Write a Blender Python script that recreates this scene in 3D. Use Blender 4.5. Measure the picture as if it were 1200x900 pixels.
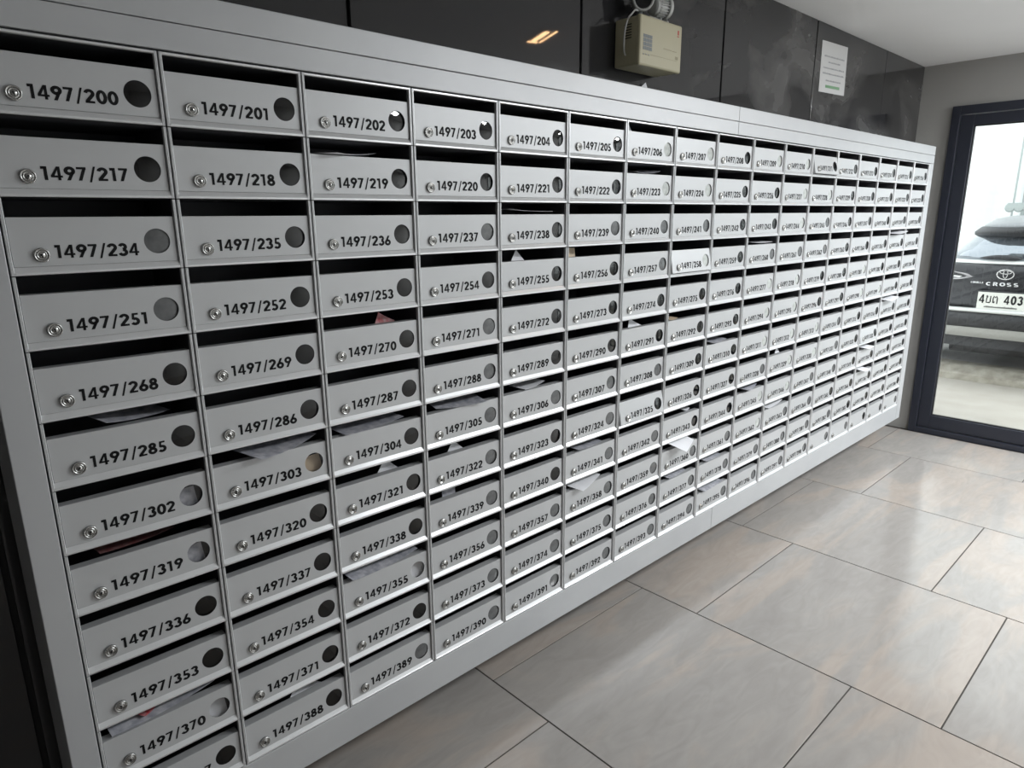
import bpy, bmesh, math, random
from mathutils import Vector, Matrix, Euler
PI = math.pi
C = bpy.context.scene.collection
for o in list(bpy.data.objects): bpy.data.objects.remove(o)
rnd = random.Random(7)

# ------------------------------------------------------------------ camera
cam_d = bpy.data.cameras.new('camera'); cam = bpy.data.objects.new('camera', cam_d); C.objects.link(cam)
cam_d.sensor_fit = 'HORIZONTAL'; cam_d.sensor_width = 36.0
cam_d.lens = 36.0 * 784.0 / 1200.0
R0, R1, R2 = (0.72956424, 0.00795928, -0.68386598), (-0.17163867, 0.97006122, -0.17181794), (0.66202431, 0.24273007, 0.70908809)
def w(v): return Vector((v[0], v[2], -v[1]))          # (right, down, into the wall) -> Blender axes
rx, ux, bx_ = w(R0), -w(R1), -w(R2)
M = Matrix(((rx.x, ux.x, bx_.x, -0.150), (rx.y, ux.y, bx_.y, -1.3157), (rx.z, ux.z, bx_.z, 1.440), (0, 0, 0, 1)))
cam.matrix_world = M
cam_d.clip_start = 0.02; cam_d.clip_end = 200
S = bpy.context.scene
S.camera = cam

# ------------------------------------------------------------------ sky and exposure
S.view_settings.view_transform = 'Standard'; S.view_settings.look = 'None'; S.view_settings.gamma = 1.0
S.view_settings.use_curve_mapping = False
S.view_settings.exposure = 0.77
SKY = 1.75
PANELS = (24.0, 68.0)
wd = bpy.data.worlds.new('sky'); S.world = wd; wd.use_nodes = True
bg = wd.node_tree.nodes['Background']; bg.inputs[0].default_value = (0.93, 0.97, 1.0, 1); bg.inputs[1].default_value = SKY

# ------------------------------------------------------------------ materials
def mat(name, col, rough=0.5, metal=0.0, spec=0.5, emit=None, noise=None, bump=None, coat=0.0):
    m = bpy.data.materials.new(name); m.use_nodes = True; nt = m.node_tree; b = nt.nodes['Principled BSDF']
    b.inputs['Base Color'].default_value = (*col, 1); b.inputs['Roughness'].default_value = rough
    b.inputs['Metallic'].default_value = metal; b.inputs['Specular IOR Level'].default_value = spec
    b.inputs['Coat Weight'].default_value = coat
    if emit:
        b.inputs['Emission Color'].default_value = (*emit[0], 1); b.inputs['Emission Strength'].default_value = emit[1]
    if noise:                                   # (scale, second colour, amount)
        tc = nt.nodes.new('ShaderNodeTexCoord'); n = nt.nodes.new('ShaderNodeTexNoise')
        n.inputs['Scale'].default_value = noise[0]; n.inputs['Detail'].default_value = 5
        nt.links.new(tc.outputs['Object'], n.inputs['Vector'])
        r = nt.nodes.new('ShaderNodeValToRGB')
        r.color_ramp.elements[0].position = 0.35; r.color_ramp.elements[0].color = (*col, 1)
        r.color_ramp.elements[1].position = 0.75; r.color_ramp.elements[1].color = (*noise[1], 1)
        nt.links.new(n.outputs['Fac'], r.inputs['Fac']); nt.links.new(r.outputs['Color'], b.inputs['Base Color'])
    if bump:                                    # (scale, strength)
        tc = nt.nodes.new('ShaderNodeTexCoord'); n = nt.nodes.new('ShaderNodeTexNoise')
        n.inputs['Scale'].default_value = bump[0]; n.inputs['Detail'].default_value = 4
        nt.links.new(tc.outputs['Object'], n.inputs['Vector'])
        bp = nt.nodes.new('ShaderNodeBump'); bp.inputs['Strength'].default_value = bump[1]; bp.inputs['Distance'].default_value = 0.002
        nt.links.new(n.outputs['Fac'], bp.inputs['Height']); nt.links.new(bp.outputs['Normal'], b.inputs['Normal'])
    return m

def glassy(name, tint, diffuse=None, dmix=0.0, rough=0.03, ior=1.5):
    """thin clear sheet: tinted see-through, Fresnel gloss on top, optional diffuse layer for dust and painted reflection"""
    m = bpy.data.materials.new(name); m.use_nodes = True; nt = m.node_tree; nt.nodes.clear()
    out = nt.nodes.new('ShaderNodeOutputMaterial'); tr = nt.nodes.new('ShaderNodeBsdfTransparent'); tr.inputs[0].default_value = (*tint, 1)
    gl = nt.nodes.new('ShaderNodeBsdfGlossy'); gl.inputs['Roughness'].default_value = rough; gl.inputs[0].default_value = (1, 1, 1, 1)
    fr = nt.nodes.new('ShaderNodeFresnel'); fr.inputs[0].default_value = ior
    geo = nt.nodes.new('ShaderNodeNewGeometry'); mul = nt.nodes.new('ShaderNodeMath'); mul.operation = 'MULTIPLY_ADD'
    nt.links.new(geo.outputs['Backfacing'], mul.inputs[0]); mul.inputs[1].default_value = -1; mul.inputs[2].default_value = 1
    m2 = nt.nodes.new('ShaderNodeMath'); m2.operation = 'MULTIPLY'
    nt.links.new(fr.outputs[0], m2.inputs[0]); nt.links.new(mul.outputs[0], m2.inputs[1])
    base = tr
    if diffuse:
        d = nt.nodes.new('ShaderNodeBsdfDiffuse')
        tc = nt.nodes.new('ShaderNodeTexCoord'); n = nt.nodes.new('ShaderNodeTexNoise'); n.inputs['Scale'].default_value = 60
        nt.links.new(tc.outputs['Object'], n.inputs['Vector'])
        r = nt.nodes.new('ShaderNodeValToRGB'); r.color_ramp.elements[0].position = .35; r.color_ramp.elements[1].position = .7
        r.color_ramp.elements[0].color = (*[c * .75 for c in diffuse], 1); r.color_ramp.elements[1].color = (*diffuse, 1)
        nt.links.new(n.outputs['Fac'], r.inputs['Fac']); nt.links.new(r.outputs['Color'], d.inputs[0])
        mx = nt.nodes.new('ShaderNodeMixShader'); mx.inputs[0].default_value = dmix
        nt.links.new(tr.outputs[0], mx.inputs[1]); nt.links.new(d.outputs[0], mx.inputs[2]); base = mx
    mix = nt.nodes.new('ShaderNodeMixShader')
    nt.links.new(m2.outputs[0], mix.inputs[0]); nt.links.new(base.outputs[0], mix.inputs[1]); nt.links.new(gl.outputs[0], mix.inputs[2])
    nt.links.new(mix.outputs[0], out.inputs[0])
    return m

PAINT = mat('silver_grey_paint', (0.50, 0.51, 0.52), 0.42, 0.25, 0.5, bump=(900, 0.05))
RAIL = mat('fascia_paint', (0.46, 0.47, 0.485), 0.45, 0.25, 0.5, noise=(5, (0.50, 0.51, 0.52)), bump=(700, 0.05))
STEEL = mat('bare_edge_steel', (0.72, 0.73, 0.74), 0.32, 0.55, 0.5)
LEDGE_LIT = mat('ledge_lit_paint', (0.66, 0.67, 0.68), 0.35, 0.35, 0.5)  # lighter than the door paint, standing in for light from above on the ledge
INSIDE = mat('inside_shaded_sheet', (0.10, 0.10, 0.11), 0.6, 0.2)  # grey steel darkened, the shade inside the boxes is put into the colour
CHROME = mat('lock_chrome', (0.42, 0.42, 0.41), 0.27, 1.0)
BLACK = mat('black_hole', (0.01, 0.01, 0.01), 0.6)
INK = mat('black_vinyl', (0.006, 0.006, 0.007), 0.6, 0, 0.2)
W_CLEAR = glassy('window_clear', (0.45, 0.46, 0.47))
W_OPEN = glassy('window_clean', (0.92, 0.92, 0.92))
W_GREY = glassy('window_dusty', (0.4, 0.4, 0.4), (0.17, 0.175, 0.18), 0.8, 0.15)
W_PALE = glassy('window_pale_reflection', (0.5, 0.5, 0.5), (0.60, 0.63, 0.61), 0.9, 0.12)  # pale diffuse colour stands in for the bright door mirrored in the disc
PAPER = mat('white_paper', (0.80, 0.81, 0.84), 0.7, bump=(40, 0.3))
PAPER2 = mat('printed_paper', (0.62, 0.62, 0.66), 0.35, noise=(45, (0.22, 0.24, 0.30)))
CREAM = mat('cream_paper', (0.72, 0.58, 0.42), 0.6)
DULLRED = mat('dull_red_leaflet', (0.16, 0.04, 0.04), 0.4, noise=(60, (0.22, 0.16, 0.16)))
REDP = mat('red_leaflet', (0.55, 0.06, 0.08), 0.35, noise=(70, (0.65, 0.5, 0.5)))

# ------------------------------------------------------------------ helpers
class MB:
    """collects polygons for one mesh"""
    def __init__(s): s.v = []; s.f = []; s.m = []; s.sm = []
    def add(s, vs, fs, mi=0, smooth=False):
        n = len(s.v); s.v += [tuple(p) for p in vs]
        for f in fs: s.f.append([n + i for i in f]); s.m.append(mi); s.sm.append(smooth)
    def quad(s, a, b, c, d, mi=0): s.add([a, b, c, d], [(0, 1, 2, 3)], mi)
    def box(s, x0, x1, y0, y1, z0, z1, mi=0):
        vs = [(x, y, z) for z in (z0, z1) for y in (y0, y1) for x in (x0, x1)]
        s.add(vs, [(0, 2, 3, 1), (4, 5, 7, 6), (0, 1, 5, 4), (2, 6, 7, 3), (0, 4, 6, 2), (1, 3, 7, 5)], mi)
    def bbox(s, x0, x1, y0, y1, z0, z1, b=0.002, mi=0):
        """box with chamfered edges"""
        bm = bmesh.new(); bmesh.ops.create_cube(bm, size=1)
        for v in bm.verts:
            v.co = Vector(((x0 + x1) / 2 + v.co.x * (x1 - x0), (y0 + y1) / 2 + v.co.y * (y1 - y0), (z0 + z1) / 2 + v.co.z * (z1 - z0)))
        bmesh.ops.bevel(bm, geom=list(bm.edges), offset=b, segments=2, affect='EDGES', profile=0.5)
        s.bm(bm, mi)
    def bm(s, bm, mi=0, smooth=False, mx=None):
        bm.verts.index_update()
        vs = [(mx @ v.co if mx else v.co.copy()) for v in bm.verts]
        s.add(vs, [[v.index for v in f.verts] for f in bm.faces], mi, smooth); bm.free()
    def prism(s, pts, mi=0, axis='x', a0=0, a1=1):
        """polygon pts in the plane across an axis, extruded from a0 to a1"""
        n = len(pts)
        def P(p, a): return {'x': (a, p[0], p[1]), 'y': (p[0], a, p[1]), 'z': (p[0], p[1], a)}[axis]
        s.add([P(p, a0) for p in pts] + [P(p, a1) for p in pts],
              [list(range(n))[::-1], list(range(n, 2 * n))] + [(i, (i + 1) % n, n + (i + 1) % n, n + i) for i in range(n)], mi)
    def lathe(s, prof, o, axis, seg=24, mi=0, smooth=False):
        """prof: (radius, height along axis)"""
        ax = Vector(axis).normalized(); t = Vector((0, 0, 1)) if abs(ax.z) < 0.9 else Vector((1, 0, 0))
        u = ax.cross(t).normalized(); v = ax.cross(u); o = Vector(o); vs = []; fs = []
        for r, hh in prof:
            for k in range(seg):
                a = 2 * PI * k / seg; vs.append(o + ax * hh + (u * math.cos(a) + v * math.sin(a)) * r)
        for i in range(len(prof) - 1):
            for k in range(seg):
                fs.append((i * seg + k, i * seg + (k + 1) % seg, (i + 1) * seg + (k + 1) % seg, (i + 1) * seg + k))
        fs.append(list(range(seg))[::-1]); fs.append([(len(prof) - 1) * seg + k for k in range(seg)])
        s.add(vs, fs, mi, smooth)
    def tube(s, pts, r, seg=10, mi=0):
        vs = []; fs = []; pts = [Vector(p) for p in pts]; n = len(pts)
        for i, p in enumerate(pts):
            d = (pts[min(i + 1, n - 1)] - pts[max(i - 1, 0)]).normalized()
            t = Vector((0, 0, 1)) if abs(d.z) < 0.9 else Vector((1, 0, 0)); u = d.cross(t).normalized(); v = d.cross(u)
            for k in range(seg):
                a = 2 * PI * k / seg; vs.append(p + (u * math.cos(a) + v * math.sin(a)) * r)
        for i in range(n - 1):
            for k in range(seg): fs.append((i * seg + k, i * seg + (k + 1) % seg, (i + 1) * seg + (k + 1) % seg, (i + 1) * seg + k))
        fs.append(list(range(seg))[::-1]); fs.append([(n - 1) * seg + k for k in range(seg)])
        s.add(vs, fs, mi, True)
    def mesh(s, name, mats, fix=True):
        me = bpy.data.meshes.new(name); me.from_pydata(s.v, [], s.f)
        for m in mats: me.materials.append(m)
        me.polygons.foreach_set('material_index', s.m); me.polygons.foreach_set('use_smooth', s.sm)
        if fix:
            bm = bmesh.new(); bm.from_mesh(me); bmesh.ops.recalc_face_normals(bm, faces=bm.faces); bm.to_mesh(me); bm.free()
        me.update(); return me
    def build(s, name, mats, parent=None, loc=(0, 0, 0), fix=True):
        if not isinstance(mats, (list, tuple)): mats = [mats]
        return link(name, s.mesh(name, mats, fix), parent, loc)
def link(name, me, parent=None, loc=(0, 0, 0)):
    o = bpy.data.objects.new(name, me); C.objects.link(o); o.location = loc
    if parent: o.parent = parent
    return o
def tag(o, label=None, cat=None, group=None, kind=None):
    if label: o['label'] = label
    if cat: o['category'] = cat
    if group: o['group'] = group
    if kind: o['kind'] = kind
    return o
def empty(name, loc=(0, 0, 0)):
    o = bpy.data.objects.new(name, None); C.objects.link(o); o.location = loc; o.empty_display_size = .05
    return o

# ------------------------------------------------------------------ the room
XE, YB, ZC = 4.83, 0.22, 2.325           # end wall, panelled wall, ceiling
XL, YF = -3.2, -3.4
# floor: slab and one tile each, 0.8 m laid in columns with every second column shifted
GROUT = mat('grout', (0.045, 0.038, 0.032), 0.8)
def tile_mat():
    m = mat('stone_tile', (0.3, 0.27, 0.24), 0.16, 0, 0.65); nt = m.node_tree; b = nt.nodes['Principled BSDF']
    tc = nt.nodes.new('ShaderNodeTexCoord'); oi = nt.nodes.new('ShaderNodeObjectInfo')
    mp = nt.nodes.new('ShaderNodeVectorMath'); mp.operation = 'MULTIPLY_ADD'; mp.inputs[1].default_value = (1, 1, 1)
    sc = nt.nodes.new('ShaderNodeVectorMath'); sc.operation = 'SCALE'; sc.inputs['Scale'].default_value = 17
    cb = nt.nodes.new('ShaderNodeCombineXYZ')
    for i in range(3): nt.links.new(oi.outputs['Random'], cb.inputs[i])
    nt.links.new(cb.outputs[0], sc.inputs[0]); nt.links.new(tc.outputs['Object'], mp.inputs[0]); nt.links.new(sc.outputs[0], mp.inputs[2])
    mpp = nt.nodes.new('ShaderNodeMapping'); mpp.inputs['Rotation'].default_value = (0, 0, 0.6); mpp.inputs['Scale'].default_value = (1.0, 3.2, 1)
    nt.links.new(mp.outputs[0], mpp.inputs[0])
    n1 = nt.nodes.new('ShaderNodeTexNoise'); n1.inputs['Scale'].default_value = 1.3; n1.inputs['Detail'].default_value = 7; n1.inputs['Distortion'].default_value = 1.2
    nt.links.new(mpp.outputs[0], n1.inputs['Vector'])
    r = nt.nodes.new('ShaderNodeValToRGB'); e = r.color_ramp.elements
    e[0].position = .25; e[0].color = (0.32, 0.30, 0.285, 1); e[1].position = .78; e[1].color = (0.43, 0.39, 0.355, 1)
    k = e.new(.48); k.color = (0.355, 0.335, 0.315, 1); k = e.new(.6); k.color = (0.41, 0.36, 0.32, 1)
    nt.links.new(n1.outputs['Fac'], r.inputs['Fac'])
    n2 = nt.nodes.new('ShaderNodeTexNoise'); n2.inputs['Scale'].default_value = 5; n2.inputs['Detail'].default_value = 9; n2.inputs['Distortion'].default_value = 2.5
    nt.links.new(mpp.outputs[0], n2.inputs['Vector'])
    r2 = nt.nodes.new('ShaderNodeValToRGB'); r2.color_ramp.elements[0].position = .3; r2.color_ramp.elements[0].color = (.88, .88, .88, 1); r2.color_ramp.elements[1].position = .7
    nt.links.new(n2.outputs['Fac'], r2.inputs['Fac'])
    mx = nt.nodes.new('ShaderNodeMix'); mx.data_type = 'RGBA'; mx.blend_type = 'MULTIPLY'; mx.inputs['Factor'].default_value = 1
    nt.links.new(r.outputs['Color'], mx.inputs['A']); nt.links.new(r2.outputs['Color'], mx.inputs['B']); nt.links.new(mx.outputs['Result'], b.inputs['Base Color'])
    n3 = nt.nodes.new('ShaderNodeTexNoise'); n3.inputs['Scale'].default_value = 9; n3.inputs['Detail'].default_value = 5
    nt.links.new(mp.outputs[0], n3.inputs['Vector'])
    mr = nt.nodes.new('ShaderNodeMapRange'); mr.inputs['To Min'].default_value = .10; mr.inputs['To Max'].default_value = .22
    nt.links.new(n3.outputs['Fac'], mr.inputs['Value']); nt.links.new(mr.outputs[0], b.inputs['Roughness'])
    return m
TILE = tile_mat()
mb = MB(); mb.box(XL - .2, XE + .10, YF - .2, YB + .2, -0.12, -0.0025)
floor = mb.build('floor', GROUT); tag(floor, kind='structure')
TX = [1.06 + .795 * k for k in range(-6, 6)]; GJ = 0.0022
for i, x0 in enumerate(TX):
    xa, xb = max(x0, XL), min(x0 + .795, XE - .03)
    if xb - xa < .03: continue
    ph = -0.165 if (i % 2 == 1) else 0.082
    y = ph + 1.6
    while y > YF:
        ya, yb = max(y - .8, YF), min(y, YB)
        if yb - ya > .02:
            t = MB(); cx, cy = (xa + xb) / 2, (ya + yb) / 2
            t.bbox(xa + GJ - cx, xb - GJ - cx, ya + GJ - cy, yb - GJ - cy, -.009, 0, .0008)
            t.build('tile', TILE, floor, (cx, cy, 0))
        y -= .8
# grey plaster walls
PLASTER = mat('grey_plaster', (0.34, 0.335, 0.32), 0.75, noise=(3, (0.37, 0.365, 0.35)), bump=(60, .25))
WHITEC = mat('white_ceiling', (0.78, 0.785, 0.79), 0.85, noise=(1.2, (0.82, 0.825, 0.83)), bump=(8, .3))
mb = MB(); mb.box(XL - .2, XE + .2, YF - .2, YB + .2, ZC, ZC + .15)
tag(mb.build('ceiling', WHITEC), kind='structure')
mb = MB(); mb.box(XL - .2, XL, YF - .2, YB + .2, 0, ZC); tag(mb.build('wall_left', PLASTER), kind='structure')
mb = MB(); mb.box(XL, XE + .2, YF - .2, YF, 0, ZC); tag(mb.build('wall_front', mat('white_plaster', (.62, .62, .61), .8)), kind='structure')
D0, D1 = 0.030, -2.10                       # door opening in the end wall (y)
mb = MB(); mb.box(XE, XE + .16, D0, YB + .2, 0, ZC)
mb.box(XE, XE + .16, D1, D0, 2.07, ZC); mb.box(XE, XE + .16, -2.2, D1, 0, ZC); mb.box(XE, XE + .16, YF, -2.2, 2.28, ZC); mb.box(XE, XE + .16, YF, -3.3, 0, 2.28)
tag(mb.build('wall_end', PLASTER), kind='structure')
# dark panelled wall behind the mailboxes
def panel_mat():
    m = mat('dark_laminate', (0.04, 0.04, 0.042), 0.12, 0, 0.5); nt = m.node_tree; b = nt.nodes['Principled BSDF']
    g = nt.nodes.new('ShaderNodeNewGeometry'); mp = nt.nodes.new('ShaderNodeMapping'); mp.inputs['Scale'].default_value = (1.6, 1, 3.0)
    nt.links.new(g.outputs['Position'], mp.inputs[0])
    n = nt.nodes.new('ShaderNodeTexNoise'); n.inputs['Scale'].default_value = 1.7; n.inputs['Detail'].default_value = 6; n.inputs['Distortion'].default_value = .6
    nt.links.new(mp.outputs[0], n.inputs['Vector'])
    r = nt.nodes.new('ShaderNodeValToRGB'); e = r.color_ramp.elements; e[0].position = .48; e[0].color = (0.028, 0.028, 0.030, 1)
    e[1].position = .72; e[1].color = (0.085, 0.083, 0.082, 1)
    # dust film starts to the right of the emergency lamp
    sx = nt.nodes.new('ShaderNodeSeparateXYZ'); nt.links.new(g.outputs['Position'], sx.inputs[0])
    mr = nt.nodes.new('ShaderNodeMapRange'); mr.inputs['From Min'].default_value = 1.6; mr.inputs['From Max'].default_value = 3.0
    mr.inputs['To Min'].default_value = -.18; mr.inputs['To Max'].default_value = 0.06
    ad = nt.nodes.new('ShaderNodeMath'); nt.links.new(sx.outputs[0], mr.inputs['Value'])
    nt.links.new(n.outputs['Fac'], ad.inputs[0]); nt.links.new(mr.outputs[0], ad.inputs[1])
    nt.links.new(ad.outputs[0], r.inputs['Fac']); nt.links.new(r.outputs['Color'], b.inputs['Base Color'])
    m2 = nt.nodes.new('ShaderNodeMapRange'); m2.inputs['From Min'].default_value = .42; m2.inputs['From Max'].default_value = .75
    m2.inputs['To Min'].default_value = .035; m2.inputs['To Max'].default_value = .35
    nt.links.new(ad.outputs[0], m2.inputs['Value']); nt.links.new(m2.outputs[0], b.inputs['Roughness'])
    return m
PANEL = panel_mat()
mb = MB(); mb.box(XL, XE, YB + .014, YB + .2, 0, ZC)
wb = mb.build('wall_back', BLACK); tag(wb, kind='structure')
edges = [-3.2, -2.58, -1.74, -0.90, -0.07, 0.765, 1.594, 2.443, 3.272, 4.178, 4.83]
for a, b in zip(edges[:-1], edges[1:]):
    jw = .0055 if b < 4 else .002
    t = MB(); t.bbox(a + (.0055 if a < 4 else .002), b - jw, YB, YB + .014, 0, ZC - .001, .001)
    t.build('wall_panel', PANEL, wb)

# ------------------------------------------------------------------ aluminium glass door and side glazing
ALU = mat('navy_grey_aluminium', (0.021, 0.024, 0.036), 0.38, 0.0, 0.5, bump=(300, .1))
GLASS = glassy('door_glass', (0.96, 0.975, 0.965), ior=1.5, rough=0.0)
RUBBER = mat('black_rubber', (0.015, 0.015, 0.016), .6)
def ring(mb, ya, yb, z0, z1, xa, xb, wy, wt, wb_, mi=0, bev=.002):
    mb.bbox(xa, xb, ya - wy, ya, z0, z1, bev, mi); mb.bbox(xa, xb, yb, yb + wy, z0, z1, bev, mi)
    mb.bbox(xa, xb, yb + wy, ya - wy, z1 - wt, z1, bev, mi)
    if wb_: mb.bbox(xa, xb, yb + wy, ya - wy, z0, z0 + wb_, bev, mi)
dr = MB(); ring(dr, D0, D1, 0, 2.07, XE - .02, XE + .10, .045, .05, .035)
door = dr.build('door_1', ALU); tag(door, kind='structure')
for k in range(2):
    ya = D0 - .048 - k * 1.021; yb = ya - 1.013
    lf = MB(); ring(lf, ya, yb, .042, 2.016, XE + .0, XE + .05, .070, .062, .082)
    leaf = lf.build('door_leaf', ALU, door)
    g = MB(); g.box(XE + .022, XE + .028, yb + .07, ya - .07, .124, 1.954); g.build('pane', GLASS, leaf)
    g = MB(); ring(g, ya - .0702, yb + .0702, .1242, 1.9538, XE + .014, XE + .036, .006, .006, .006, 0, .001); g.build('gasket', RUBBER, leaf)
    if k == 0: hy = yb + .035
    else: hy = ya - .035
    hd = MB(); hd.tube([(XE - .002, hy, .95), (XE - .05, hy, .95), (XE - .05, hy, 1.25), (XE - .002, hy, 1.25)], .011); hd.build('handle', CHROME, leaf)
wn = MB(); ring(wn, -2.2, -3.3, 0, 2.28, XE - .0, XE + .10, .05, .05, .06)
win = wn.build('window_1', ALU); tag(win, kind='structure')
g = MB(); g.box(XE + .03, XE + .036, -3.25, -2.25, .06, 2.23); g.build('pane', GLASS, win)

# ------------------------------------------------------------------ ceiling downlights (square, warm)
LAMPE = mat('lamp_face', (1, .8, .6), .5, emit=((1.0, .60, .30), 16.0))
LEDE = mat('led_panel_face', (1, 1, 1), .5, emit=((.96, .98, 1.0), 5.0))
FRAMEW = mat('lamp_trim', (.7, .7, .7), .5)
for lx, ly, hw, en, col, em, lab in [                                   (2.45, -2.0, .20, PANELS[0], (.95, .98, 1), LEDE, 'square white light panel in the middle of the ceiling'),
                                   (4.15, -2.10, .25, PANELS[1], (.95, .98, 1), LEDE, 'square white light panel in the ceiling beside the glass door')]:
    t = empty('ceiling_lamp', (lx, ly, ZC)); tag(t, lab, 'lamp')
    f = MB(); h2 = hw + .018
    for a, b, c, d in ((-h2, h2, hw, h2), (-h2, h2, -h2, -hw), (-h2, -hw, -hw, hw), (hw, h2, -hw, hw)): f.box(a, b, c, d, -.008, 0)
    f.build('trim_ring', FRAMEW, t)
    f = MB(); f.box(-hw, hw, -hw, hw, -.004, -.0005); f.build('lamp_face', em, t)
    ld = bpy.data.lights.new('lamp_light', 'AREA'); ld.shape = 'SQUARE'; ld.size = 2 * hw; ld.energy = en; ld.color = col; ld.spread = PI
    lo = bpy.data.objects.new('lamp_light', ld); C.objects.link(lo); lo.parent = t; lo.location = (0, 0, -.010)

# narrow warm strip lamp, turned a little, mirrored in the dark panel
t = empty('ceiling_lamp', (2.48, -.82, ZC)); t.rotation_euler = (0, 0, math.atan2(.21, -.09)); tag(t, 'narrow warm strip lamp in the ceiling nearest the mailboxes', 'lamp')
f = MB(); f.box(-.125, .125, -.045, .040, -.010, 0); f.build('base_plate', FRAMEW, t)
f = MB(); f.box(-.09, .09, -.002, .022, -.014, -.010); f.build('lamp_face', LAMPE, t)
f = MB(); f.box(-.11, .115, -.035, -.030, -.014, -.010); f.box(-.118, -.108, -.020, .034, -.014, -.010); f.build('glowing_edge', LAMPE, t)

# ------------------------------------------------------------------ mailbox wall
CW, CH = 0.26, 0.12173
ZT = 1.7189
NR, NC = 12, 17
# surround
def surround():
    t = empty('cabinet_surround', (2.22, .09, .165)); tag(t, 'light grey metal frame around the whole block of mailboxes', 'frame')
    def part(name, x0, x1, z0, z1, y0=0.0, y1=.20, m=RAIL, lab=None):
        b = MB(); b.bbox(x0 - 2.22, x1 - 2.22, y0 - .09, y1 - .09, z0 - .165, z1 - .165, .0015); o = b.build(name, m, t)
        if lab: o['label'] = lab
        return o
    xl, xr, sp = -.046, 4.488, 2.212
    part('top_cap', xl, sp - .0008, 1.7675, 1.817); part('top_cap', sp + .0008, xr, 1.7675, 1.817)
    part('top_rail', xl, sp - .0008, 1.7215, 1.7662); part('top_rail', sp + .0008, xr, 1.7215, 1.7662)
    part('side_stile', xl, -.001, .165, 1.7205); part('side_stile', NC * CW + .001, xr, .165, 1.7205)
    zb = ZT - NR * CH
    part('bottom_rail', -.0005, sp - .0008, .165, zb - .001); part('bottom_rail', sp + .0008, NC * CW + .0005, .165, zb - .001)
    br = MB()
    for x in (.3, 1.6, 2.9, 4.2): br.box(x - 2.22, x + .04 - 2.22, .11, .13, 0.3, 1.4)
    br.build('wall_bracket', BLACK, t)
surround()

# number glyphs drawn as bold strokes
def ribbon(pts, wd, closed=False):
    n = len(pts); L = []; 
    for i, p in enumerate(pts):
        if closed: a, b = pts[i - 1], pts[(i + 1) % n]
        else: a, b = pts[max(i - 1, 0)], pts[min(i + 1, n - 1)]
        dx, dy = b[0] - a[0], b[1] - a[1]; l = math.hypot(dx, dy) or 1
        k = 1.0
        L.append(((p[0] - dy / l * wd / 2 * k, p[1] + dx / l * wd / 2 * k), (p[0] + dy / l * wd / 2 * k, p[1] - dx / l * wd / 2 * k)))
    polys = []
    for i in range(n if closed else n - 1):
        a, b = L[i], L[(i + 1) % n]; polys.append([a[0], a[1], b[1], b[0]])
    return polys
def arc(cx, cy, rx_, ry_, a0, a1, n=12):
    return [(cx + rx_ * math.cos(math.radians(a0 + (a1 - a0) * i / n)), cy + ry_ * math.sin(math.radians(a0 + (a1 - a0) * i / n))) for i in range(n + 1)]
T_ = .225
def ringp(cx, cy, rx_, ry_, n=18): return ribbon(arc(cx, cy, rx_, ry_, 0, 360, n)[:-1], T_, True)
GL = {
 '0': (ringp(.33, .5, .225, .41), .70),
 '1': ([[(.05, .80), (.28, .80), (.28, 1.0), (.05, 1.0)], [(.20, 0), (.39, 0), (.39, 1.0), (.20, 1.0)]], .56),
 '2': (ribbon(arc(.31, .70, .215, .21, 175, -38, 12) + [(.13, .12)], T_) + [[(.03, 0), (.60, 0), (.60, .165), (.03, .165)], [(.03, 0), (.26, .12), (.20, .19), (.03, .14)]], .70),
 '3': (ribbon(arc(.29, .725, .185, .19, 165, -90, 12), T_) + ribbon(arc(.29, .29, .215, .205, 90, -165, 12), T_), .68),
 '4': ([[(.0, .20), (.66, .20), (.66, .35), (.0, .35)], [(.38, 0), (.55, 0), (.55, 1.0), (.38, 1.0)], [(.0, .33), (.20, .33), (.50, 1.0), (.36, 1.0)]], .74),
 '5': (ribbon(arc(.28, .31, .215, .225, 125, -150, 13), T_) + [[(.10, .84), (.52, .84), (.52, 1.0), (.14, 1.0)], [(.08, .46), (.24, .46), (.29, 1.0), (.13, 1.0)]], .68),
 '6': (ringp(.31, .30, .215, .215) + [[(.02, .36), (.20, .30), (.52, 1.0), (.31, 1.0)]], .69),
 '7': ([[(.02, .83), (.58, .83), (.58, 1.0), (.02, 1.0)], [(.36, .86), (.58, .90), (.28, 0), (.08, 0)]], .66),
 '8': (ringp(.31, .735, .165, .175) + ringp(.31, .285, .215, .20), .69),
 '9': (ringp(.33, .70, .215, .215) + [[(.62, .64), (.44, .70), (.12, 0), (.33, 0)]], .70),
 '/': ([[(.04, -.12), (.17, -.12), (.48, 1.06), (.35, 1.06)]], .55),
}
def text_mesh(txt, width=None, hgt=1.0, name='number', m=INK):
    """text in the x-z plane facing -y, baseline start at the origin"""
    tot = sum(GL[c][1] for c in txt); kx = hgt if width is None else width / tot
    b = MB(); x = 0
    for c in txt:
        for pl in GL[c][0]:
            pts = [((x + p[0]) * kx, 0, p[1] * hgt) for p in pl]
            ar = sum(pts[i][0] * pts[(i + 1) % len(pts)][2] - pts[(i + 1) % len(pts)][0] * pts[i][2] for i in range(len(pts)))
            if ar < 0: pts = pts[::-1]
            b.add(pts, [list(range(len(pts)))])
        x += GL[c][1]
    return b.mesh(name, [m], fix=False)

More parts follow.
